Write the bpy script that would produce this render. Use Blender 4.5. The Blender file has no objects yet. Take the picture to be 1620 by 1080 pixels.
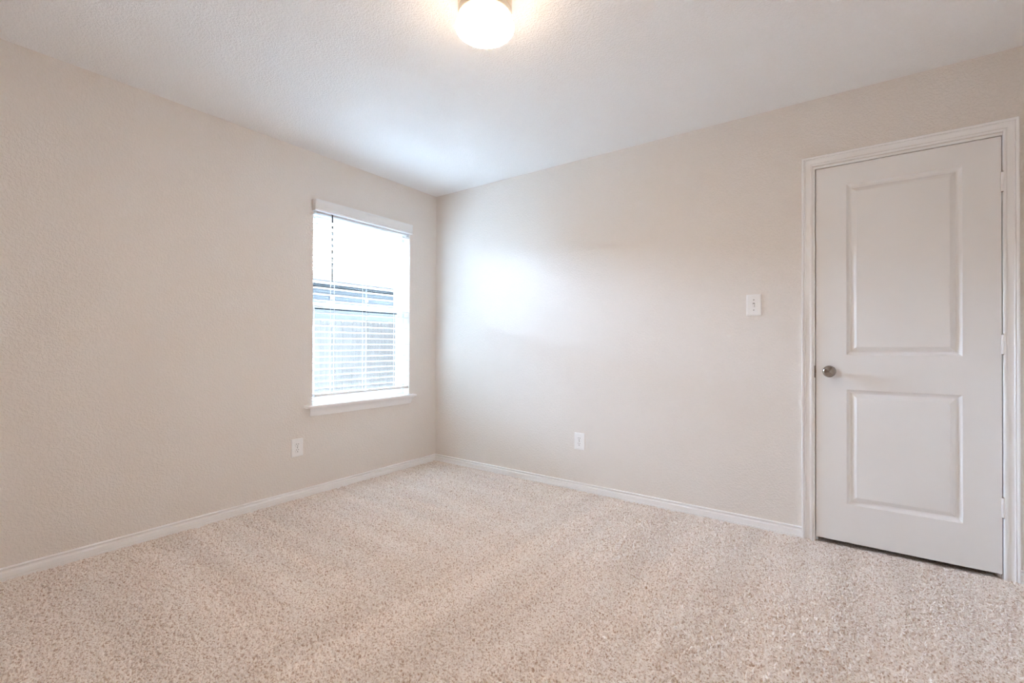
import bpy, bmesh, math, random
import numpy as np
from mathutils import Vector, Matrix

S = bpy.context.scene
COL = S.collection
random.seed(4)
PI = math.pi

# ------------------------------------------------------------------ camera
def make_camera():
    f_px, yaw, pitch, roll = 729.62, 0.625598, 0.0060034, 0.0034842
    loc = Vector((3.08664, -3.06110, 1.07065))
    fw = Vector((-math.sin(yaw) * math.cos(pitch), math.cos(yaw) * math.cos(pitch), math.sin(pitch)))
    r0 = Vector((math.cos(yaw), math.sin(yaw), 0)); u0 = r0.cross(fw)
    r = math.cos(roll) * r0 + math.sin(roll) * u0
    u = -math.sin(roll) * r0 + math.cos(roll) * u0
    cd = bpy.data.cameras.new('camera'); cam = bpy.data.objects.new('camera', cd); COL.objects.link(cam)
    cd.sensor_fit = 'HORIZONTAL'; cd.sensor_width = 36.0; cd.lens = f_px / 1620 * 36.0
    cd.clip_start = 0.02; cd.clip_end = 200
    cam.matrix_world = Matrix(((r.x, u.x, -fw.x, loc.x), (r.y, u.y, -fw.y, loc.y), (r.z, u.z, -fw.z, loc.z), (0, 0, 0, 1)))
    S.camera = cam
make_camera()

# ------------------------------------------------------------------ light
SKY_STRENGTH = 57.0
SKY_COLOR = (0.56, 0.74, 1.0)
SUN_STRENGTH = 118.0
LAMP_STRENGTH = 36.0
EXPOSURE = 1.36
S.view_settings.view_transform = 'Standard'
S.view_settings.look = 'None'
S.view_settings.gamma = 1.0
S.view_settings.use_curve_mapping = False
S.view_settings.exposure = EXPOSURE
S.cycles.max_bounces = 16
S.cycles.diffuse_bounces = 9
S.cycles.glossy_bounces = 6
S.cycles.transparent_max_bounces = 16
S.cycles.sample_clamp_indirect = 8.0
S.cycles.use_denoising = True
S.cycles.denoising_prefilter = 'NONE'

def make_world():
    """hazy overcast: bright low band of cloud facing the window (sun behind haze), dimmer overhead and to the sides"""
    w = bpy.data.worlds.new('overcast_sky'); S.world = w; w.use_nodes = True
    nt = w.node_tree; nt.nodes.clear()
    tc = nt.nodes.new('ShaderNodeTexCoord'); sp = nt.nodes.new('ShaderNodeSeparateXYZ')
    cr = nt.nodes.new('ShaderNodeValToRGB'); bg = nt.nodes.new('ShaderNodeBackground'); out = nt.nodes.new('ShaderNodeOutputWorld')
    nt.links.new(tc.outputs['Generated'], sp.inputs[0]); nt.links.new(sp.outputs['Z'], cr.inputs[0])
    stops = ((0.0, 1.0), (0.25, 1.0), (0.40, 0.38), (0.95, 0.32))
    els = cr.color_ramp.elements
    while len(els) < len(stops): els.new(0.5)
    for e, (p, v) in zip(els, stops): e.position = p; e.color = (SKY_COLOR[0] * v, SKY_COLOR[1] * v, SKY_COLOR[2] * v, 1)
    mr = nt.nodes.new('ShaderNodeMapRange'); mr.interpolation_type = 'SMOOTHSTEP'
    mr.inputs['From Min'].default_value = -0.62; mr.inputs['From Max'].default_value = -0.97
    mr.inputs['To Min'].default_value = 0.10; mr.inputs['To Max'].default_value = 1.0
    nt.links.new(sp.outputs['X'], mr.inputs['Value'])
    mu = nt.nodes.new('ShaderNodeMath'); mu.operation = 'MULTIPLY'; mu.inputs[1].default_value = SKY_STRENGTH
    nt.links.new(mr.outputs[0], mu.inputs[0]); nt.links.new(mu.outputs[0], bg.inputs[1])
    nt.links.new(cr.outputs[0], bg.inputs[0]); nt.links.new(bg.outputs[0], out.inputs[0])
make_world()

# hazy high sun above the neighbouring roof: it falls on the blind's slats, which throw it up at the ceiling
def make_sun():
    ld = bpy.data.lights.new('sun', 'SUN'); ld.energy = SUN_STRENGTH; ld.angle = math.radians(12); ld.color = (0.55, 0.775, 1.0)
    o = bpy.data.objects.new('sun', ld); COL.objects.link(o)
    o.rotation_euler = Vector((0.62, 0.10, -0.76)).to_track_quat('-Z', 'Y').to_euler()
make_sun()

# sampling portal in the window opening: emits nothing itself, tells the renderer where the sky comes in
def make_portal():
    ld = bpy.data.lights.new('window_sky_portal', 'AREA'); ld.shape = 'RECTANGLE'
    ld.size = 1.43; ld.size_y = 0.90
    o = bpy.data.objects.new('window_sky_portal', ld); COL.objects.link(o)
    o.location = (-0.15, -0.77, 1.335); o.rotation_euler = (0, -PI / 2, 0)
    ld.cycles.is_portal = True
make_portal()

# ------------------------------------------------------------------ dims
H = 2.44
LX, LY = 3.84, 3.34
FLOOR_Z = -0.014
WIN_Y0, WIN_Y1, WIN_Z0, WIN_Z1 = -1.222, -0.320, 0.622, 2.060
WT = 0.15
DOOR_X0, DOOR_X1, DOOR_TOP = 2.951, 3.679, 2.049

# ------------------------------------------------------------------ materials
def nodes_of(name):
    m = bpy.data.materials.new(name); m.use_nodes = True
    nt = m.node_tree; b = nt.nodes['Principled BSDF']
    return m, nt, b

def plain(name, col, rough=0.5, metal=0.0, spec=0.5, bump=None):
    m, nt, b = nodes_of(name)
    b.inputs['Roughness'].default_value = rough
    b.inputs['Metallic'].default_value = metal
    b.inputs['Specular IOR Level'].default_value = spec
    tc = nt.nodes.new('ShaderNodeTexCoord')
    n = nt.nodes.new('ShaderNodeTexNoise'); n.inputs['Scale'].default_value = 6.0; n.inputs['Detail'].default_value = 3
    nt.links.new(tc.outputs['Object'], n.inputs['Vector'])
    mx = nt.nodes.new('ShaderNodeMix'); mx.data_type = 'RGBA'
    mx.inputs[6].default_value = (*[c * 0.975 for c in col], 1); mx.inputs[7].default_value = (*[min(1, c * 1.02) for c in col], 1)
    nt.links.new(n.outputs['Fac'], mx.inputs[0]); nt.links.new(mx.outputs[2], b.inputs['Base Color'])
    if bump:
        n2 = nt.nodes.new('ShaderNodeTexNoise'); n2.inputs['Scale'].default_value = bump[0]; n2.inputs['Detail'].default_value = 2
        nt.links.new(tc.outputs['Object'], n2.inputs['Vector'])
        bp = nt.nodes.new('ShaderNodeBump'); bp.inputs['Strength'].default_value = bump[1]; bp.inputs['Distance'].default_value = bump[2]
        nt.links.new(n2.outputs['Fac'], bp.inputs['Height']); nt.links.new(bp.outputs[0], b.inputs['Normal'])
    return m

def textured_paint(name, col, s1, s2, strength, dist, rough=0.75):
    """sprayed drywall texture: worm-like splatter ridges over fine orange peel"""
    m, nt, b = nodes_of(name)
    b.inputs['Roughness'].default_value = rough; b.inputs['Specular IOR Level'].default_value = 0.25
    tc = nt.nodes.new('ShaderNodeTexCoord')
    na = nt.nodes.new('ShaderNodeTexNoise'); na.inputs['Scale'].default_value = s1; na.inputs['Detail'].default_value = 1.5
    na.inputs['Distortion'].default_value = 0.6
    nt.links.new(tc.outputs['Object'], na.inputs['Vector'])
    mr = nt.nodes.new('ShaderNodeMapRange'); mr.interpolation_type = 'SMOOTHSTEP'
    mr.inputs['From Min'].default_value = 0.42; mr.inputs['From Max'].default_value = 0.60
    nt.links.new(na.outputs['Fac'], mr.inputs['Value'])
    nb = nt.nodes.new('ShaderNodeTexNoise'); nb.inputs['Scale'].default_value = s2; nb.inputs['Detail'].default_value = 2
    nt.links.new(tc.outputs['Object'], nb.inputs['Vector'])
    ma = nt.nodes.new('ShaderNodeMath'); ma.operation = 'MULTIPLY_ADD'; ma.inputs[1].default_value = 0.4
    nt.links.new(nb.outputs['Fac'], ma.inputs[0]); nt.links.new(mr.outputs[0], ma.inputs[2])
    bp = nt.nodes.new('ShaderNodeBump'); bp.inputs['Strength'].default_value = strength; bp.inputs['Distance'].default_value = dist
    nt.links.new(ma.outputs[0], bp.inputs['Height']); nt.links.new(bp.outputs[0], b.inputs['Normal'])
    nc = nt.nodes.new('ShaderNodeTexNoise'); nc.inputs['Scale'].default_value = 2.5
    nt.links.new(tc.outputs['Object'], nc.inputs['Vector'])
    mx = nt.nodes.new('ShaderNodeMix'); mx.data_type = 'RGBA'
    mx.inputs[6].default_value = (*[c * 0.985 for c in col], 1); mx.inputs[7].default_value = (*[c * 1.015 for c in col], 1)
    nt.links.new(nc.outputs['Fac'], mx.inputs[0]); nt.links.new(mx.outputs[2], b.inputs['Base Color'])
    return m

def carpet_material():
    m, nt, b = nodes_of('beige_carpet')
    b.inputs['Roughness'].default_value = 0.95; b.inputs['Specular IOR Level'].default_value = 0.1
    b.inputs['Sheen Weight'].default_value = 0.05; b.inputs['Sheen Roughness'].default_value = 0.5
    tc = nt.nodes.new('ShaderNodeTexCoord')
    n = nt.nodes.new('ShaderNodeTexNoise'); n.inputs['Scale'].default_value = 125; n.inputs['Detail'].default_value = 3; n.inputs['Roughness'].default_value = 0.6
    nt.links.new(tc.outputs['Object'], n.inputs['Vector'])
    cr = nt.nodes.new('ShaderNodeValToRGB')
    cr.color_ramp.elements[0].position = 0.34; cr.color_ramp.elements[0].color = (0.555, 0.41, 0.315, 1)
    cr.color_ramp.elements[1].position = 0.515; cr.color_ramp.elements[1].color = (0.93, 0.865, 0.81, 1)
    nt.links.new(n.outputs['Fac'], cr.inputs[0])
    # vacuum tracks, brushed-nap shading painted into the yarn colour: long streaks out from the window wall, and out from the door wall
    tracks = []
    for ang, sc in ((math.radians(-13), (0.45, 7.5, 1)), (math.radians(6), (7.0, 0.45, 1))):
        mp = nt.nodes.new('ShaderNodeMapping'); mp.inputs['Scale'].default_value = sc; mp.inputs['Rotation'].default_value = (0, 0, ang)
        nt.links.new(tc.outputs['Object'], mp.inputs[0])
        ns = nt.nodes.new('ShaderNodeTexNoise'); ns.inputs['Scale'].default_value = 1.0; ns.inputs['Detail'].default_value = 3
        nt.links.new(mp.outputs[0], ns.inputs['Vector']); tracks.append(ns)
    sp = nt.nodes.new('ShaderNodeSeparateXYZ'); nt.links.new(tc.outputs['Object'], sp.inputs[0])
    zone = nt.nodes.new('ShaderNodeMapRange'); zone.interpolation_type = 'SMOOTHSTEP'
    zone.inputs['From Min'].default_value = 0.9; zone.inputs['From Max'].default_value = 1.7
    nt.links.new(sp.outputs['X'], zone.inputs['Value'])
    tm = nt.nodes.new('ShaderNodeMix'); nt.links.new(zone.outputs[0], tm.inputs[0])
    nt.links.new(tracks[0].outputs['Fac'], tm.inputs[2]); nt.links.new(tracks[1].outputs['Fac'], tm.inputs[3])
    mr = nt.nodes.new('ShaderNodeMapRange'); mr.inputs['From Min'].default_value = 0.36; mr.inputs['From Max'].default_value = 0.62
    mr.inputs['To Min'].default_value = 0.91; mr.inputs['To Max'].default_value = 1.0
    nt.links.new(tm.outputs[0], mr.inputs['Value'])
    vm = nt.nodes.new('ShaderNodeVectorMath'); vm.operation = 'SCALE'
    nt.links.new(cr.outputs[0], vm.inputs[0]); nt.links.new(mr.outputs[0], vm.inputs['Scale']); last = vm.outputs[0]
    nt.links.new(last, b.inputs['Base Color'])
    bp = nt.nodes.new('ShaderNodeBump'); bp.inputs['Strength'].default_value = 0.35; bp.inputs['Distance'].default_value = 0.0015
    nt.links.new(n.outputs['Fac'], bp.inputs['Height']); nt.links.new(bp.outputs[0], b.inputs['Normal'])
    return m

def glass_material():
    m = bpy.data.materials.new('window_glass'); m.use_nodes = True; nt = m.node_tree; nt.nodes.clear()
    t = nt.nodes.new('ShaderNodeBsdfTransparent'); t.inputs[0].default_value = (0.97, 0.98, 0.98, 1)
    g = nt.nodes.new('ShaderNodeBsdfGlossy'); g.inputs['Roughness'].default_value = 0.02
    fr = nt.nodes.new('ShaderNodeFresnel'); fr.inputs[0].default_value = 1.3
    mx = nt.nodes.new('ShaderNodeMixShader'); o = nt.nodes.new('ShaderNodeOutputMaterial')
    nt.links.new(fr.outputs[0], mx.inputs[0]); nt.links.new(t.outputs[0], mx.inputs[1]); nt.links.new(g.outputs[0], mx.inputs[2])
    nt.links.new(mx.outputs[0], o.inputs[0]); return m

def globe_material():
    """opal glass: hot where the bulb sits low in the bowl, dimmer at the thick shoulder under the metal base"""
    m = bpy.data.materials.new('lit_opal_glass'); m.use_nodes = True; nt = m.node_tree
    b = nt.nodes['Principled BSDF']
    b.inputs['Base Color'].default_value = (0.9, 0.87, 0.82, 1); b.inputs['Roughness'].default_value = 0.25
    b.inputs['Emission Color'].default_value = (1.0, 0.755, 0.54, 1)
    tc = nt.nodes.new('ShaderNodeTexCoord'); sp = nt.nodes.new('ShaderNodeSeparateXYZ'); mr = nt.nodes.new('ShaderNodeMapRange')
    mr.inputs['From Min'].default_value = -0.11; mr.inputs['From Max'].default_value = -0.150
    mr.inputs['To Min'].default_value = LAMP_STRENGTH * 0.10; mr.inputs['To Max'].default_value = LAMP_STRENGTH
    nt.links.new(tc.outputs['Object'], sp.inputs[0]); nt.links.new(sp.outputs['Z'], mr.inputs['Value'])
    nt.links.new(mr.outputs[0], b.inputs['Emission Strength'])
    return m

def wood_fence_material():
    m, nt, b = nodes_of('weathered_cedar'); b.inputs['Roughness'].default_value = 0.85
    tc = nt.nodes.new('ShaderNodeTexCoord'); mp = nt.nodes.new('ShaderNodeMapping'); mp.inputs['Scale'].default_value = (1, 12, 0.8)
    n = nt.nodes.new('ShaderNodeTexNoise'); n.inputs['Scale'].default_value = 3; n.inputs['Detail'].default_value = 5
    cr = nt.nodes.new('ShaderNodeValToRGB')
    cr.color_ramp.elements[0].position = 0.3; cr.color_ramp.elements[0].color = (0.042, 0.038, 0.036, 1)
    cr.color_ramp.elements[1].position = 0.7; cr.color_ramp.elements[1].color = (0.075, 0.07, 0.067, 1)
    nt.links.new(tc.outputs['Object'], mp.inputs[0]); nt.links.new(mp.outputs[0], n.inputs['Vector'])
    nt.links.new(n.outputs['Fac'], cr.inputs[0]); nt.links.new(cr.outputs[0], b.inputs['Base Color']); return m

M = {}
M['wall'] = textured_paint('greige_wall_paint', (0.82, 0.768, 0.718), 88, 230, 0.48, 0.0023)
M['ceiling'] = textured_paint('white_ceiling_paint', (0.925, 0.925, 0.925), 105, 250, 0.60, 0.0022, 0.85)
M['trim'] = plain('white_trim_paint', (0.945, 0.94, 0.935), 0.28)
M['door'] = plain('white_door_paint', (0.885, 0.875, 0.865), 0.22, bump=(420, 0.05, 0.0006))
M['vinyl'] = plain('white_vinyl', (0.82, 0.82, 0.81), 0.35)
M['slat'] = plain('white_fauxwood', (0.87, 0.88, 0.88), 0.4)
M['plastic'] = plain('white_plastic', (0.92, 0.91, 0.90), 0.3)
M['dark'] = plain('dark_slot', (0.03, 0.025, 0.022), 0.6)
M['slot_grey'] = plain('grey_slot', (0.18, 0.16, 0.15), 0.6)  # plain mid grey for slots and screw heads
M['gasket'] = plain('dark_glazing_gasket', (0.012, 0.020, 0.024), 0.6)
M['nickel'] = plain('brushed_nickel', (0.31, 0.275, 0.245), 0.17, 1.0)
M['steel'] = plain('dull_steel', (0.35, 0.31, 0.28), 0.4, 1.0)
M['hinge'] = plain('painted_hinge', (0.945, 0.94, 0.935), 0.3)
M['wand'] = plain('grey_clear_plastic', (0.07, 0.085, 0.10), 0.45)
M['cord'] = plain('white_cord', (0.8, 0.8, 0.8), 0.8)
M['lamp_pan'] = plain('cream_enamel_metal', (0.80, 0.72, 0.60), 0.35)
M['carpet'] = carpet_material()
M['glass'] = glass_material()
M['globe'] = globe_material()
M['fence'] = wood_fence_material()
M['siding'] = plain('pale_lap_siding', (0.15, 0.15, 0.15), 0.8)
M['eave_shade'] = plain('painted_eave_shade', (0.10, 0.107, 0.117), 0.7)  # grey for the shade painted under the neighbour's eave
M['roof'] = plain('blue_grey_shingles', (0.0115, 0.0125, 0.0145), 0.9, bump=(60, 0.5, 0.01))
M['brick'] = plain('brown_brick', (0.16, 0.11, 0.085), 0.9)
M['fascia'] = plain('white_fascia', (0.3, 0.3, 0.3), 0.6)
M['grass'] = plain('pale_gravel', (0.50, 0.49, 0.47), 0.9)
M['void'] = plain('dark_closet', (0.02, 0.018, 0.016), 0.9)

# ------------------------------------------------------------------ helpers
def obj(name, bm, mat, parent=None, smooth=False):
    me = bpy.data.meshes.new(name); bm.normal_update(); bm.to_mesh(me); bm.free()
    if mat is not None: me.materials.append(mat)
    if smooth:
        for p in me.polygons: p.use_smooth = True
        try: me.set_sharp_from_angle(angle=math.radians(38))
        except Exception: pass
    o = bpy.data.objects.new(name, me); COL.objects.link(o)
    if parent: o.parent = parent
    return o

def empty(name, loc=(0, 0, 0), rz=0.0):
    o = bpy.data.objects.new(name, None); COL.objects.link(o); o.location = loc; o.rotation_euler = (0, 0, rz)
    o.empty_display_size = 0.05; return o

def tag(o, label, cat, kind=None, group=None):
    o['label'] = label; o['category'] = cat
    if kind: o['kind'] = kind
    if group: o['group'] = group
    return o

def box(bm, x0, x1, y0, y1, z0, z1, bev=0.0):
    vs = [bm.verts.new((x, y, z)) for x in (x0, x1) for y in (y0, y1) for z in (z0, z1)]
    fs = []
    for q in ((0, 1, 3, 2), (4, 6, 7, 5), (0, 4, 5, 1), (2, 3, 7, 6), (0, 2, 6, 4), (1, 5, 7, 3)):
        fs.append(bm.faces.new([vs[i] for i in q]))
    if bev > 0:
        es = set(e for f in fs for e in f.edges)
        bmesh.ops.bevel(bm, geom=list(es), offset=bev, segments=2, profile=0.5, affect='EDGES')
    return vs

def boxes(*bs, bev=0.0):
    bm = bmesh.new()
    for b in bs:
        t = bmesh.new(); box(t, *b, bev=bev); me = bpy.data.meshes.new('t'); t.to_mesh(me); t.free(); bm.from_mesh(me); bpy.data.meshes.remove(me)
    return bm

def lathe(bm, prof, n=48, M4=None):
    """prof: (r, h) pairs revolved about local z"""
    rings = []
    for r, h in prof:
        if r < 1e-6: rings.append([bm.verts.new((0, 0, h))])
        else: rings.append([bm.verts.new((r * math.cos(2 * PI * i / n), r * math.sin(2 * PI * i / n), h)) for i in range(n)])
    for a, b in zip(rings, rings[1:]):
        for i in range(n):
            j = (i + 1) % n
            if len(a) == 1 and len(b) == 1: continue
            if len(a) == 1: bm.faces.new((a[0], b[i], b[j]))
            elif len(b) == 1: bm.faces.new((a[i], b[0], a[j]))
            else: bm.faces.new((a[i], b[i], b[j], a[j]))
    if M4 is not None: bmesh.ops.transform(bm, matrix=M4, verts=bm.verts[:])
    bmesh.ops.recalc_face_normals(bm, faces=bm.faces[:])
    return bm

def sweep(bm, sections, closed_profile=True, cap=True):
    """sections: list of lists of points with matching counts"""
    rows = [[bm.verts.new(p) for p in s] for s in sections]
    n = len(rows[0])
    for a, b in zip(rows, rows[1:]):
        for i in range(n if closed_profile else n - 1):
            j = (i + 1) % n
            bm.faces.new((a[i], a[j], b[j], b[i]))
    if cap:
        bm.faces.new(rows[0][::-1]); bm.faces.new(rows[-1])
    bmesh.ops.recalc_face_normals(bm, faces=bm.faces[:])
    return bm

def cyl(bm, p, q, r, n=12):
    p, q = Vector(p), Vector(q); d = (q - p); L = d.length
    rot = d.to_track_quat('Z', 'Y').to_matrix().to_4x4()
    t = bmesh.new(); lathe(t, [(0, 0), (r, 0), (r, L), (0, L)], n, Matrix.Translation(p) @ rot)
    me = bpy.data.meshes.new('t'); t.to_mesh(me); t.free(); bm.from_mesh(me); bpy.data.meshes.remove(me)

def holed_slab(us, vs, hole, fn, thick):
    """wall slab on a (u,v) grid with cell index 'hole' (iu,iv) left open; fn(u,v,t)->xyz"""
    bm = bmesh.new(); V = {}
    def v(i, j, t):
        k = (i, j, t)
        if k not in V: V[k] = bm.verts.new(fn(us[i], vs[j], thick * t))
        return V[k]
    nu, nv = len(us) - 1, len(vs) - 1
    for i in range(nu):
        for j in range(nv):
            if (i, j) == hole: continue
            for t in (0, 1): bm.faces.new((v(i, j, t), v(i + 1, j, t), v(i + 1, j + 1, t), v(i, j + 1, t)))
    def side(i0, j0, i1, j1): bm.faces.new((v(i0, j0, 0), v(i1, j1, 0), v(i1, j1, 1), v(i0, j0, 1)))
    for i in range(nu):
        for j in (0, nv):
            if not ((i, max(0, j - 1)) == hole): side(i, j, i + 1, j)
    for j in range(nv): side(0, j, 0, j + 1); side(nu, j, nu, j + 1)
    if hole:
        i, j = hole
        side(i, j, i, j + 1); side(i + 1, j, i + 1, j + 1); side(i, j + 1, i + 1, j + 1)
        if j > 0: side(i, j, i + 1, j)
    bmesh.ops.recalc_face_normals(bm, faces=bm.faces[:])
    return bm

# ------------------------------------------------------------------ room shell
wl = obj('wall_left', holed_slab([-LY, WIN_Y0, WIN_Y1, 0.0], [FLOOR_Z, WIN_Z0, WIN_Z1, H], (1, 1), lambda u, v, t: (-t, u, v), WT), M['wall'])
tag(wl, 'beige textured wall with the window in it', 'wall', 'structure')
wr = obj('wall_right', holed_slab([-WT, DOOR_X0 - .012, DOOR_X1 + .012, LX], [FLOOR_Z, DOOR_TOP + .012, H], (1, 0), lambda u, v, t: (u, t, v), 0.12), M['wall'])
tag(wr, 'beige textured wall with the white door in it', 'wall', 'structure')
o = obj('wall_rear', boxes((-WT, LX + .12, -LY - .12, -LY, FLOOR_Z, H)), M['wall']); tag(o, 'beige wall behind the viewer facing the door wall', 'wall', 'structure')
o = obj('wall_side', boxes((LX, LX + .12, -LY, .12, FLOOR_Z, H)), M['wall']); tag(o, 'beige wall beside the door facing the window wall', 'wall', 'structure')
o = obj('ceiling', boxes((-WT, LX + .12, -LY - .12, .12, H, H + .12)), M['ceiling']); tag(o, 'white stippled flat ceiling over the room', 'ceiling', 'structure')
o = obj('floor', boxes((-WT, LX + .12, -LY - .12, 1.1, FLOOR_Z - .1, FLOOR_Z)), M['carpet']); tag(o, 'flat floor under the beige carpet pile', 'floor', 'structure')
# dark closet behind the door
o = obj('wall_closet', boxes((2.6, 2.7, .12, 1.1, FLOOR_Z, H), (LX, LX + .12, .12, 1.1, FLOOR_Z, H), (2.6, LX + .12, 1.0, 1.1, FLOOR_Z, H), (2.6, LX + .12, .12, 1.1, H, H + .1)), M['void'])
tag(o, 'dark closet space behind the white door', 'wall', 'structure')

# ------------------------------------------------------------------ baseboards
BP = [(0, .054), (.006, .0540), (.0105, .0530), (.0125, .0508), (.0125, .0480), (.0100, .0458), (.0055, .0445), (.0040, .0415), (.0040, .0380), (.0060, .0352), (.0125, .0338), (.0145, .0315),
      (.0145, .0095), (.0130, .0085), (.0122, .0078), (.0122, .0066), (.0165, .0058), (.0165, -.013), (0, -.013)]
bm = sweep(bmesh.new(), [[(t, -LY, z) for t, z in BP], [(t, -t, z) for t, z in BP]])
o = obj('baseboard_left', bm, M['trim'], smooth=True); tag(o, 'white grooved baseboard along the window wall', 'baseboard', 'structure')
bm = sweep(bmesh.new(), [[(t, -t, z) for t, z in BP], [(2.888, -t, z) for t, z in BP]])
o = obj('baseboard_right', bm, M['trim'], smooth=True); tag(o, 'white grooved baseboard along the door wall, left of the door', 'baseboard', 'structure')
bm = sweep(bmesh.new(), [[(3.732, -t, z) for t, z in BP], [(LX, -t, z) for t, z in BP]])
o = obj('baseboard_corner', bm, M['trim'], smooth=True); tag(o, 'short white baseboard right of the door casing', 'baseboard', 'structure')

# ------------------------------------------------------------------ door casing
CP = [(0, 0), (0, .0070), (.0015, .0098), (.005, .0120), (.0095, .0116), (.0125, .0084), (.015, .0070), (.019, .0068), (.034, .0100), (.036, .0124), (.0382, .0138), (.0396, .0118),
      (.0412, .0104), (.0430, .0145), (.0465, .0172), (.0505, .0172), (.0525, .0150), (.053, 0)]
ix0, ix1, iz = 2.9415, 3.6785, 2.0640
secs = [[(ix0 - u, -t, FLOOR_Z) for u, t in CP], [(ix0 - u, -t, iz + u) for u, t in CP], [(ix1 + u, -t, iz + u) for u, t in CP], [(ix1 + u, -t, FLOOR_Z) for u, t in CP]]
casing = obj('trim_1', sweep(bmesh.new(), secs), M['trim'], smooth=True)
tag(casing, 'white moulded casing around the panel door', 'door casing', 'structure')
jx0, jx1, jz = 2.9515, 3.6785, 2.0485
bm = boxes((jx0 - .0115, jx0, -.0035, .12, FLOOR_Z, jz), (jx1 + .0005, jx1 + .0115, -.0035, .12, FLOOR_Z, jz), (jx0 - .0115, jx1 + .0115, -.0035, .12, jz, jz + .0115),
           (jx0, jx0 + .012, .038, .075, FLOOR_Z, jz), (jx1 - .012, jx1, .038, .075, FLOOR_Z, jz), (jx0, jx1, .038, .075, jz - .012, jz))
obj('door_jamb', bm, M['trim'], casing)
sk = obj('strike_plate', boxes((jx0 - .0045, jx0 + .0014, -.0048, .022, .893, .958), bev=.0006), M['steel'], casing); sk['label'] = 'dull metal strike plate'

# ------------------------------------------------------------------ door
SX0, SX1, SZ0, SZ1, ST = 2.9555, 3.6752, 0.016, 2.0445, 0.034
door = empty('door_1', (SX1, 0, 0))
tag(door, 'white two-panel door with nickel knob, nearly closed', 'door', 'structure')
P1 = (3.0925, 3.5435, 1.020, 1.9365); P2 = (3.0925, 3.5455, .2195, .8340)
def dloc(bm): bmesh.ops.translate(bm, verts=bm.verts[:], vec=(-SX1, 0, 0)); return bm
def door_slab():
    bm = bmesh.new()
    us = [SX0, P1[0], P1[1], SX1]; vs = [SZ0, P2[2], P2[3], P1[2], P1[3], SZ1]
    V = {}
    def v(i, j, t):
        k = (i, j, t)
        if k not in V: V[k] = bm.verts.new((us[i], ST * t, vs[j]))
        return V[k]
    for i in range(3):
        for j in range(5):
            hole = (i == 1 and j in (1, 3))
            for t in (0, 1):
                if hole and t == 0: continue
                bm.faces.new((v(i, j, t), v(i + 1, j, t), v(i + 1, j + 1, t), v(i, j + 1, t)))
    for i in range(3):
        for j in (0, 5): bm.faces.new((v(i, j, 0), v(i + 1, j, 0), v(i + 1, j, 1), v(i, j, 1)))
    for j in range(5):
        for i in (0, 3): bm.faces.new((v(i, j, 0), v(i, j + 1, 0), v(i, j + 1, 1), v(i, j, 1)))
    bmesh.ops.recalc_face_normals(bm, faces=bm.faces[:])
    return dloc(bm)
obj('door_slab', door_slab(), M['door'], door)
PANEL = [(0, 0), (.0015, .0015), (.004, .0050), (.010, .0115), (.0145, .0152), (.0175, .0162), (.0210, .0162), (.0225, .0150), (.0412, .0026), (.0435, .0013), (.0465, .0012)]
def panel_mesh(r):
    x0, x1, z0, z1 = r; x1 = P1[1]
    bm = bmesh.new(); rows = []
    for d, t in PANEL:
        rows.append([bm.verts.new(p) for p in ((x0 + d, t, z0 + d), (x1 - d, t, z0 + d), (x1 - d, t, z1 - d), (x0 + d, t, z1 - d))])
    for a, b in zip(rows, rows[1:]):
        for i in range(4): bm.faces.new((a[i], a[(i + 1) % 4], b[(i + 1) % 4], b[i]))
    bm.faces.new(rows[-1])
    bmesh.ops.recalc_face_normals(bm, faces=bm.faces[:])
    if bm.faces[-1].normal.y > 0: bmesh.ops.reverse_faces(bm, faces=bm.faces[:])
    return dloc(bm)
for r, lb in ((P1, 'tall upper raised panel'), (P2, 'shorter lower raised panel')):
    p = obj('door_panel', panel_mesh(r), M['door'], door, smooth=True); p['label'] = lb
# knob: axis along -y
rot = Matrix.Rotation(PI / 2, 4, 'X')      # local z -> -y
kx, kz = 3.0165, .9290
T = Matrix.Translation((kx - SX1, 0, kz)) @ rot
KN = [(0, 0), (.011, 0), (.0105, .020), (.011, .026), (.016, .030), (.0245, .0335), (.0292, .039), (.0303, .045), (.0290, .0495), (.0262, .0525), (.0225, .0550), (.0215, .0555), (.0195, .0560), (.010, .0595), (.004, .0612), (0, .0615)]
knob = obj('door_knob', lathe(bmesh.new(), KN, 64, T), M['nickel'], door, smooth=True); knob['label'] = 'brushed nickel round knob'
obj('knob_rosette', lathe(bmesh.new(), [(0, 0), (.029, 0), (.031, .002), (.029, .006), (.020, .0085), (0, .009)], 48, T), M['nickel'], knob, smooth=True)
lt = obj('latch_bolt', boxes((SX0 - .006, SX0 + .002, .004, .018, .918, .934), bev=.001), M['steel'], door)
lt.location.x = -SX1
for hz in (1.831, 1.0775, .3245):
    bm = bmesh.new(); hx = SX1 + .0025 - SX1; hy = -.0062
    n = 5; hh = .089
    for k in range(n):
        a = hz - hh / 2 + k * hh / n
        cyl(bm, (hx, hy, a + .0005), (hx, hy, a + hh / n - .0005), .0062, 16)
    cyl(bm, (hx, hy, hz - hh / 2), (hx, hy, hz + hh / 2), .0052, 12)
    hinge = obj('hinge', bm, M['hinge'], door, smooth=True)
    pin = bmesh.new(); cyl(pin, (hx, hy, hz - hh / 2 - .003), (hx, hy, hz - hh / 2), .0045, 12); cyl(pin, (hx, hy, hz + hh / 2), (hx, hy, hz + hh / 2 + .003), .0045, 12)
    obj('hinge_pin', pin, M['steel'], hinge, smooth=True)
    obj('hinge_leaf', boxes((-.0008, .0022, -.004, .030, hz - hh / 2, hz + hh / 2)), M['hinge'], hinge)

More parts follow.
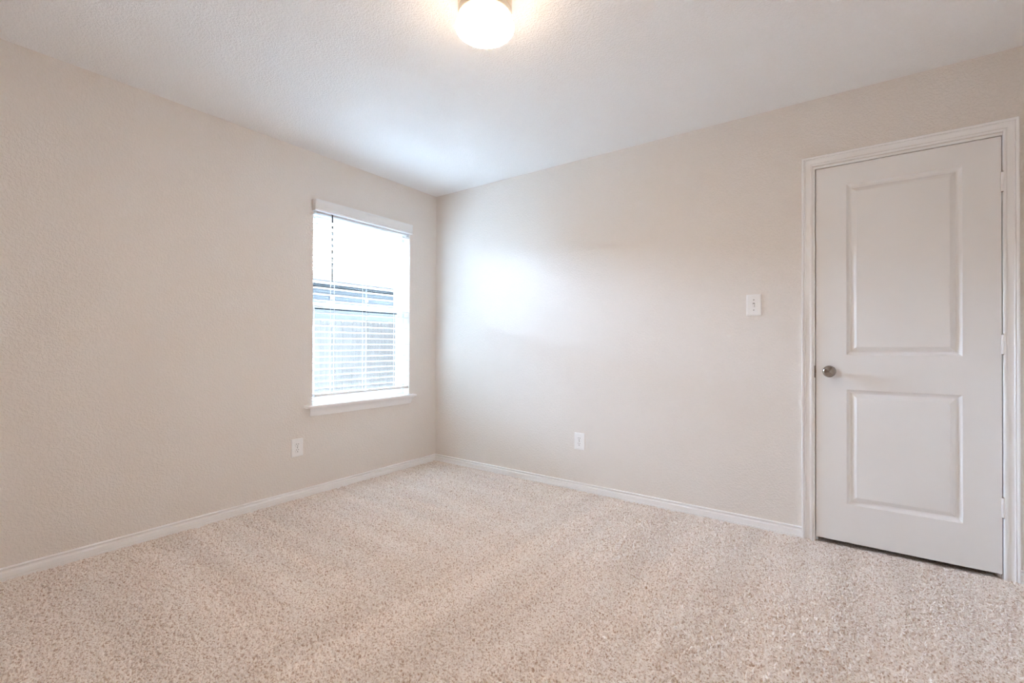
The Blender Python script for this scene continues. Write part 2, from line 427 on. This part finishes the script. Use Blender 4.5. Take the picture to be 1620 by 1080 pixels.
# ------------------------------------------------------------------ window
win = empty('window_1', (0, (WIN_Y0 + WIN_Y1) / 2, WIN_Z0))
tag(win, 'white single-hung window behind the slatted blind', 'window', 'structure')
WY = (WIN_Y0 + WIN_Y1) / 2
def wpart(name, bm, mat, parent=None, smooth=False):
    if parent is None:
        bmesh.ops.translate(bm, verts=bm.verts[:], vec=(0, -WY, -WIN_Z0)); return obj(name, bm, mat, win, smooth)
    bmesh.ops.translate(bm, verts=bm.verts[:], vec=(0, -WY, -WIN_Z0)); return obj(name, bm, mat, parent, smooth)
def frame_boxes(x0, x1, y0, y1, z0, z1, w, wb=None, wt=None):
    wb = w if wb is None else wb; wt = w if wt is None else wt
    return [(x0, x1, y0, y0 + w, z0, z1), (x0, x1, y1 - w, y1, z0, z1), (x0, x1, y0 + w, y1 - w, z0, z0 + wb), (x0, x1, y0 + w, y1 - w, z1 - wt, z1)]
FY0, FY1, FZ0, FZ1 = WIN_Y0, WIN_Y1, WIN_Z0, WIN_Z1
wpart('window_frame', boxes(*frame_boxes(-.148, -.070, FY0, FY1, FZ0, FZ1, .030), bev=.002), M['vinyl'])
MR = 1.355     # meeting rail
up = wpart('upper_sash', boxes(*frame_boxes(-.140, -.118, FY0 + .028, FY1 - .028, MR - .02, FZ1 - .028, .026, .040), bev=.002), M['vinyl'])
wpart('glass_pane', boxes((-.131, -.127, FY0 + .05, FY1 - .05, MR + .01, FZ1 - .05)), M['glass'], up)
lo = wpart('lower_sash', boxes(*frame_boxes(-.112, -.082, FY0 + .028, FY1 - .028, FZ0 + .022, MR + .022, .034, .045, .040), bev=.003), M['vinyl'])
wpart('glass_pane', boxes((-.099, -.095, FY0 + .055, FY1 - .055, FZ0 + .06, MR - .012)), M['glass'], lo)
wpart('glazing_gasket', boxes(*frame_boxes(-.0945, -.0915, FY0 + .060, FY1 - .060, FZ0 + .066, MR - .0165, .0035, .0035, .012)), M['gasket'], lo)
for yy in (-1.02, -.52):
    wpart('sash_lock', boxes((-.110, -.090, yy - .022, yy + .022, MR + .021, MR + .034), bev=.003), M['vinyl'], lo)
# stool with horns, and tapered apron under it
stz = .6335
prof = [(-.072, stz - .018), (-.072, stz), (.048, stz), (.0535, stz - .002), (.056, stz - .006), (.056, stz - .012), (.0535, stz - .016), (.048, stz - .018)]
bm = bmesh.new()
pts = [(-.0715, FY0 + .001), (0, FY0 + .001), (0, -1.290), (.056, -1.290), (.056, -.281), (0, -.281), (0, FY1 - .001), (-.0715, FY1 - .001)]
lov = [bm.verts.new((x, y, stz - .018)) for x, y in pts]; hiv = [bm.verts.new((x, y, stz)) for x, y in pts]
bm.faces.new(hiv); bm.faces.new(lov[::-1])
for i in range(8): bm.faces.new((lov[i], lov[(i + 1) % 8], hiv[(i + 1) % 8], hiv[i]))
bmesh.ops.recalc_face_normals(bm, faces=bm.faces[:])
nose = [e for e in bm.edges if all(v.co.x > .05 for v in e.verts) and abs(e.verts[0].co.z - e.verts[1].co.z) < 1e-6]
bmesh.ops.bevel(bm, geom=nose, offset=.005, segments=3, profile=.5, affect='EDGES')
wpart('window_sill', bm, M['trim'], smooth=True)
AP = [(0, .6155), (.040, .6155), (.0405, .611), (.036, .606), (.031, .600), (.0245, .590), (.021, .580), (.019, .570), (.0165, .566), (.0165, .561), (.013, .5545), (.008, .5525), (0, .5525)]
def apron_sec(y, sgn): return [(t, y + sgn * (.040 - t) * .55, z) for t, z in AP]
wpart('apron', sweep(bmesh.new(), [apron_sec(-1.262, 1), apron_sec(-.296, -1)]), M['trim'], smooth=True)

# ------------------------------------------------------------------ window blind
blind = empty('window_blind', (0, WY, 2.05))
tag(blind, 'white horizontal slat blind hanging open in the window', 'blind')
def bpart(name, bm, mat, parent=None, smooth=False):
    bmesh.ops.translate(bm, verts=bm.verts[:], vec=(0, -WY, -2.05)); return obj(name, bm, mat, parent or blind, smooth)
VP = [(.030, 2.018), (.046, 2.018), (.050, 2.021), (.050, 2.034), (.047, 2.037), (.0485, 2.042), (.0500, 2.052), (.0500, 2.078), (.0525, 2.084), (.0545, 2.090), (.0545, 2.098), (.040, 2.099), (.040, 2.094), (.036, 2.030), (.030, 2.026)]
val = bpart('valance', sweep(bmesh.new(), [[(t, -1.236, z) for t, z in VP], [(t, -.333, z) for t, z in VP]]), M['slat'], smooth=True)
for ya in (-1.236, -.343):
    bpart('valance_return', boxes((.004, .040, ya, ya + .010, 2.020, 2.098), bev=.001), M['slat'], val)
SY0, SY1 = -1.203, -.327
bpart('headrail', boxes((-.052, .004, SY0 + .003, SY1 - .003, 2.012, 2.0595), bev=.002), M['slat'])
NS, ZT, ZB = 28, 1.986, .742
SXC = -.026; TILT = math.radians(4.5)
bm = bmesh.new()
for k in range(NS):
    zc = ZT + (ZB - ZT) * k / (NS - 1)
    sec = []
    top = []; bot = []
    for q in range(7):
        s = -0.025 + .05 * q / 6
        cam = .0022 * (1 - (s / .025) ** 2)
        edge = .0017
        x = SXC + s * math.cos(TILT); z = zc + s * math.sin(TILT) + cam
        top.append((x, z + edge)); bot.append((x, z - edge))
    prof = top + bot[::-1]
    t = bmesh.new(); sweep(t, [[(x, SY0, z) for x, z in prof], [(x, SY1, z) for x, z in prof]])
    me = bpy.data.meshes.new('t'); t.to_mesh(me); t.free(); bm.from_mesh(me); bpy.data.meshes.remove(me)
bpart('slats', bm, M['slat'], smooth=True)
rail = bpart('bottom_rail', boxes((SXC - .026, SXC + .026, SY0, SY1, .684, .706), bev=.003), M['slat'])
for yy in (-1.05, -.765, -.45):
    bm = bmesh.new()
    for sx in (-.0262, .0262):
        cyl(bm, (SXC + sx, yy, .700), (SXC + sx, yy, 2.014), .0009, 6)
    cyl(bm, (SXC, yy + .012, .700), (SXC, yy + .012, 2.014), .0008, 6)
    for k in range(NS):
        zc = ZT + (ZB - ZT) * k / (NS - 1) - .0022
        cyl(bm, (SXC - .026, yy, zc - .0027), (SXC + .026, yy, zc + .0027), .0006, 4)
    bpart('ladder_cord', bm, M['cord'])
    t = bmesh.new(); lathe(t, [(0, 0), (.006, 0), (.0075, .003), (.0075, .006), (0, .006)], 16, Matrix.Translation((SXC + .012, yy, .6785)))
    bpart('rail_button', t, M['slat'], rail, smooth=True)
bm = bmesh.new(); cyl(bm, (.012, -1.078, 1.527), (.012, -1.079, 2.020), .0050, 8)
wand = bpart('tilt_wand', bm, M['wand'], smooth=True); wand['label'] = 'thin grey tilt wand'
bm = bmesh.new(); cyl(bm, (.012, -1.079, 2.014), (.000, -1.079, 2.030), .0025, 8); bpart('wand_hook', bm, M['wand'], wand)

# ------------------------------------------------------------------ wall plates
def plate_mesh(w, h, d, b):
    bm = bmesh.new()
    lv = [(-w / 2, 0, -h / 2), (w / 2, 0, -h / 2), (w / 2, 0, h / 2), (-w / 2, 0, h / 2)]
    rows = []
    for ins, t in ((0, 0), (0, .0025), (b * .35, d * .82), (b, d)):
        rows.append([bm.verts.new((x - math.copysign(ins, x), -t, z - math.copysign(ins, z))) for x, _, z in lv])
    for a, c in zip(rows, rows[1:]):
        for i in range(4): bm.faces.new((a[i], a[(i + 1) % 4], c[(i + 1) % 4], c[i]))
    bm.faces.new(rows[-1]); bm.faces.new(rows[0][::-1])
    bmesh.ops.recalc_face_normals(bm, faces=bm.faces[:]); return bm
ROTY = Matrix.Rotation(PI / 2, 4, 'X')
def receptacle_mesh(zc):
    bm = bmesh.new(); n = 28; pts = []
    for i in range(n):
        a = 2 * PI * i / n; x = .0172 * math.cos(a); z = .0172 * math.sin(a)
        z = max(-.0140, min(.0140, z)); pts.append((x, z))
    sweep(bm, [[(x, -.0030, zc + z) for x, z in pts], [(x, -.0078, zc + z) for x, z in pts], [(x * .95, -.0086, zc + z * .95) for x, z in pts]])
    return bm
def make_outlet():
    root = empty('wall_outlet')
    obj('cover_plate', plate_mesh(.084, .124, .0065, .006), M['plastic'], root, smooth=False)
    for zc in (.0195, -.0195):
        r = obj('receptacle', receptacle_mesh(zc), M['plastic'], root, smooth=True)
        bm = boxes((-.0078, -.0052, -.0090, -.0080, zc + .001, zc + .010), (.0052, .0078, -.0090, -.0080, zc + .002, zc + .010))
        obj('prong_slots', bm, M['slot_grey'], r)
        t = bmesh.new(); lathe(t, [(0, 0), (.0029, 0), (.0029, .0010), (0, .0010)], 12, Matrix.Translation((0, -.0080, zc - .0075)) @ ROTY)
        obj('ground_hole', t, M['dark'], r)
        t = bmesh.new(); lathe(t, [(.0172, 0), (.0186, 0), (.0186, .0006), (.0172, .0006)], 28, Matrix.Translation((0, -.0063, zc)) @ ROTY)
    t = bmesh.new(); lathe(t, [(0, 0), (.0033, 0), (.0028, .0014), (0, .0018)], 12, Matrix.Translation((0, -.0064, 0)) @ ROTY)
    obj('screw', t, M['slot_grey'], root)
    return root
def copy_tree(o, parent=None):
    c = o.copy(); COL.objects.link(c)
    if parent: c.parent = parent
    for ch in list(o.children): copy_tree(ch, c)
    return c
oa = make_outlet(); oa.location = (1.4955, 0, .3565)
tag(oa, 'white double power outlet low on the door wall', 'outlet', group='duplex outlets low on the walls')
ob = copy_tree(oa); ob.location = (0, -1.334, .3485); ob.rotation_euler = (0, 0, PI / 2)
tag(ob, 'white double power outlet on the window wall, below the sill', 'outlet', group='duplex outlets low on the walls')

sw = empty('light_switch', (2.6475, 0, 1.3085))
tag(sw, 'white toggle light switch on the wall left of the door', 'light switch')
obj('cover_plate', plate_mesh(.080, .126, .0065, .006), M['plastic'], sw)
obj('toggle_slot', boxes((-.0052, .0052, -.0069, -.0050, -.0120, .0120)), M['slot_grey'], sw)
bm = bmesh.new()
sweep(bm, [[(-.0042, -.006, -.0100), (.0042, -.006, -.0100), (.0042, -.006, .0085), (-.0042, -.006, .0085)],
           [(-.0036, -.0165, -.0125), (.0036, -.0165, -.0125), (.0036, -.0175, -.0055), (-.0036, -.0175, -.0055)]])
obj('toggle', bm, M['plastic'], sw)
for zz in (.0302, -.0302):
    t = bmesh.new(); lathe(t, [(0, 0), (.0031, 0), (.0026, .0013), (0, .0016)], 12, Matrix.Translation((0, -.0064, zz)) @ ROTY)
    obj('screw', t, M['slot_grey'], sw)

# ------------------------------------------------------------------ ceiling light
LC = (1.938, -1.661)
lamp = empty('ceiling_light', (LC[0], LC[1], H))
tag(lamp, 'lit white mushroom ceiling light with cream metal base', 'ceiling light')
PAN = [(0, 0), (.100, 0), (.1045, -.002), (.1065, -.006), (.1065, -.028), (.1035, -.031), (.1035, -.034), (.1060, -.037), (.1060, -.058), (.1035, -.061), (.1035, -.063), (.1055, -.066), (.1055, -.086), (.103, -.089), (.098, -.089), (0, -.080)]
pan = obj('lamp_base', lathe(bmesh.new(), PAN, 72), M['lamp_pan'], lamp, smooth=True)
for a in (-62, 58, 178):
    bm = bmesh.new(); d = Vector((math.cos(math.radians(a)), math.sin(math.radians(a)), 0))
    cyl(bm, d * .104 + Vector((0, 0, -.076)), d * .112 + Vector((0, 0, -.076)), .004, 12)
    obj('thumb_screw', bm, M['steel'], pan)
GL = [(.094, -.086)] + [(.1160 * math.cos(t), -.1250 - .036 * math.sin(t)) for t in [math.radians(-55 + 145 * i / 24) for i in range(24)]] + [(0, -.1610)]
globe = obj('globe_shade', lathe(bmesh.new(), GL, 72), M['globe'], lamp, smooth=True); globe['label'] = 'glowing opal glass shade'

# ------------------------------------------------------------------ carpet pile
def carpet_pile():
    grids = {}
    def vnoise(X, Y, s, seed):
        if seed not in grids: grids[seed] = np.random.default_rng(seed).random((512, 512)).astype(np.float32)
        g = grids[seed]
        u = X / s + 100; v = Y / s + 2000
        i = np.floor(u).astype(np.int32); j = np.floor(v).astype(np.int32); fu = u - i; fv = v - j
        fu = fu * fu * (3 - 2 * fu); fv = fv * fv * (3 - 2 * fv)
        a = g[i % 512, j % 512]; b = g[(i + 1) % 512, j % 512]; c = g[i % 512, (j + 1) % 512]; d = g[(i + 1) % 512, (j + 1) % 512]
        return (a * (1 - fu) + b * fu) * (1 - fv) + (c * (1 - fu) + d * fu) * fv
    # jittered tuft centres: every tuft a small rounded cone, packed into a cut pile with gaps between clumps
    cell = 0.0052
    rng = np.random.default_rng(7)
    gw, gh = int(LX / cell) + 12, int(LY / cell) + 12
    jx, jy, th = (rng.random((gw, gh)).astype(np.float32) for _ in range(3))
    def surface(X, Y):
        # vacuum strokes: the nap is brushed one way, then the other, in broad uneven bands
        ph = np.where(X < 1.55 + .5 * (vnoise(X, Y, .5, 8) - .5), Y * .95 + X * .22, X * .95 - Y * .12) + .22 * vnoise(X, Y, .6, 3)
        band = np.sin(ph * 2 * PI / .30)
        wx = X + 0.0035 * (vnoise(X, Y, .009, 11) - .5); wy = Y + 0.0035 * (vnoise(X, Y, .009, 12) - .5)
        gx = (wx + .02) / cell; gy = (wy + LY + .02) / cell
        i0 = np.floor(gx).astype(np.int32); j0 = np.floor(gy).astype(np.int32)
        best = np.full(X.shape, -1.0, np.float32)
        for di in (-1, 0, 1):
            for dj in (-1, 0, 1):
                ii = np.clip(i0 + di, 0, gw - 1); jj = np.clip(j0 + dj, 0, gh - 1)
                cx = ii + .12 + .76 * jx[ii, jj]; cy = jj + .12 + .76 * jy[ii, jj]
                d2 = (gx - cx) ** 2 + (gy - cy) ** 2
                best = np.maximum(best, (.66 + .34 * th[ii, jj]) * (1 - d2 / .9))
        best = np.clip(best, 0, 1)
        clump = vnoise(X, Y, .020, 21) * .5 + vnoise(X, Y, .040, 22) * .5
        gap = vnoise(X, Y, .0115, 31) * .62 + vnoise(X, Y, .0060, 32) * .38
        brush = np.clip(.5 + .34 * band + .8 * (vnoise(X, Y, .32, 41) - .5), 0, 1)
        gap = np.clip((gap - (.25 + .28 * brush)) / .14, 0, 1)
        Hh = (.30 + .70 * gap) * (.45 + .55 * best) + .10 * clump
        Z = -.0135 + .0175 * Hh
        dist = np.minimum(X, -Y); Z -= .006 * np.clip(1 - (dist - .012) / .03, 0, 1)
        lean = .0022 * band + .0016 * (vnoise(X, Y, .05, 5) - .5)
        return np.stack([X + lean * Hh, Y + .0022 * (vnoise(X, Y, .05, 6) - .5) * Hh, Z], -1)
    cos, qs, base = [], [], 0
    # finer lattice close to the viewer's end of the room, coarser toward the far corner; nothing well behind the viewer
    for step, dmin, dmax in ((.00165, 1.0, 2.306), (.0026, 2.294, 6.0)):
        nx = int((LX - .006) / step) + 1; ny = int((3.0 - .004) / step) + 1
        xs = np.linspace(.004, LX - .002, nx, dtype=np.float32); ys = np.linspace(-3.0, -.004, ny, dtype=np.float32)
        X, Y = np.meshgrid(xs, ys, indexing='ij')
        depth = (X - 3.087) * -.5856 + (Y + 3.061) * .8106
        keep = (depth > dmin) & (depth < dmax)
        used = np.flatnonzero(keep.ravel()); remap = np.full(nx * ny, -1, np.int32); remap[used] = np.arange(len(used), dtype=np.int32)
        idx = remap.reshape(nx, ny)
        q = np.stack([idx[:-1, :-1], idx[1:, :-1], idx[1:, 1:], idx[:-1, 1:]], -1).reshape(-1, 4)
        q = q[(q >= 0).all(1)]
        cos.append(surface(X.ravel()[used], Y.ravel()[used])); qs.append(q + base); base += len(used)
    co = np.concatenate(cos).astype(np.float32); quads = np.concatenate(qs).astype(np.int32)
    me = bpy.data.meshes.new('carpet_pile')
    me.vertices.add(len(co)); me.vertices.foreach_set('co', co.ravel())
    me.loops.add(len(quads) * 4); me.loops.foreach_set('vertex_index', quads.ravel())
    me.polygons.add(len(quads)); me.polygons.foreach_set('loop_start', np.arange(0, len(quads) * 4, 4, dtype=np.int32))
    me.polygons.foreach_set('loop_total', np.full(len(quads), 4, np.int32))
    me.update(calc_edges=True)
    me.polygons.foreach_set('use_smooth', np.ones(len(me.polygons), bool))
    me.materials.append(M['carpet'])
    o = bpy.data.objects.new('carpet_pile', me); COL.objects.link(o)
    tag(o, 'beige cut-pile carpet covering the whole room floor', 'carpet', 'stuff')
    print('carpet verts', len(co))
carpet_pile()

# ------------------------------------------------------------------ outside
GZ = -.45
o = obj('wall_exterior', boxes((-WT - .02, 0, -9, -LY - .12, GZ, 2.58), (-WT - .02, 0, .12, 9, GZ, 2.58), (-WT - .02, 0, -LY - .12, .12, GZ, FLOOR_Z - .1)), M['brick'])
tag(o, 'outer house wall either side of the window', 'wall', 'structure')
o = obj('roof', boxes((-.62, LX + .12, -9, 9, 2.58, 2.72)), M['fascia']); tag(o, 'white eave of the house above the window', 'roof', 'structure')
o = obj('ground', boxes((-30, -WT - .02, -25, 30, GZ - .2, GZ)), M['grass']); tag(o, 'strip of pale gravel outside the window', 'ground', 'structure')
fence = empty('wooden_fence', (-2.0, 0, GZ))
tag(fence, 'weathered wooden picket fence outside the window', 'fence')
bm = bmesh.new(); y = -3.0; k = 0
while y < 6.0:
    w = .138; top = 1.372 + random.uniform(-.006, .006) - GZ; dx = random.uniform(-.004, .004)
    pts = [(y, 0), (y + w, 0), (y + w, top - .03), (y + w - .03, top), (y + .03, top), (y, top - .03)]
    sweep(bm, [[(dx, a, b) for a, b in pts], [(dx - .016, a, b) for a, b in pts]])
    y += w + random.uniform(.001, .004)
obj('picket_boards', bm, M['fence'], fence)
for zz in (.25, .9, 1.55):
    obj('fence_rail', boxes((-.055, -.018, -3, 6, zz, zz + .085)), M['fence'], fence)
house = empty('neighbour_house', (-5.5, 2.0, GZ))
tag(house, 'pale house with low roof beyond the fence', 'house')
bm = bmesh.new()
for k in range(16):
    z = .1 + k * .17
    sweep(bm, [[(0, -7, z), (.018, -7, z), (.004, -7, z + .17), (0, -7, z + .17)], [(0, 9, z), (.018, 9, z), (.004, 9, z + .17), (0, 9, z + .17)]])
box(bm, -7, 0, -7, 9, 0, 2.62)
obj('house_wall', bm, M['siding'], house)
obj('eave_shade_strip', boxes((.0, .03, -7, 9, 2.31, 2.62)), M['eave_shade'], house)  # thin grey strip standing in for the eave's shadow on the wall top
bm = bmesh.new()
sweep(bm, [[(.55, -7.5, 2.62), (.55, -7.5, 2.66), (-3.0, -7.5, 3.50), (-7.5, -7.5, 2.66), (-7.5, -7.5, 2.62)], [(.55, 9.5, 2.62), (.55, 9.5, 2.66), (-3.0, 9.5, 3.50), (-7.5, 9.5, 2.66), (-7.5, 9.5, 2.62)]])
obj('house_roof', bm, M['roof'], house)
for yy in (.46, 1.28):
    t = bmesh.new(); lathe(t, [(0, 0), (.05, 0), (.05, .03), (.03, .05), (0, .055)], 20, Matrix.Translation((.03, yy, 2.47)) @ Matrix.Rotation(PI / 2, 4, 'Y'))
    obj('wall_vent', t, M['fascia'], house, smooth=True)
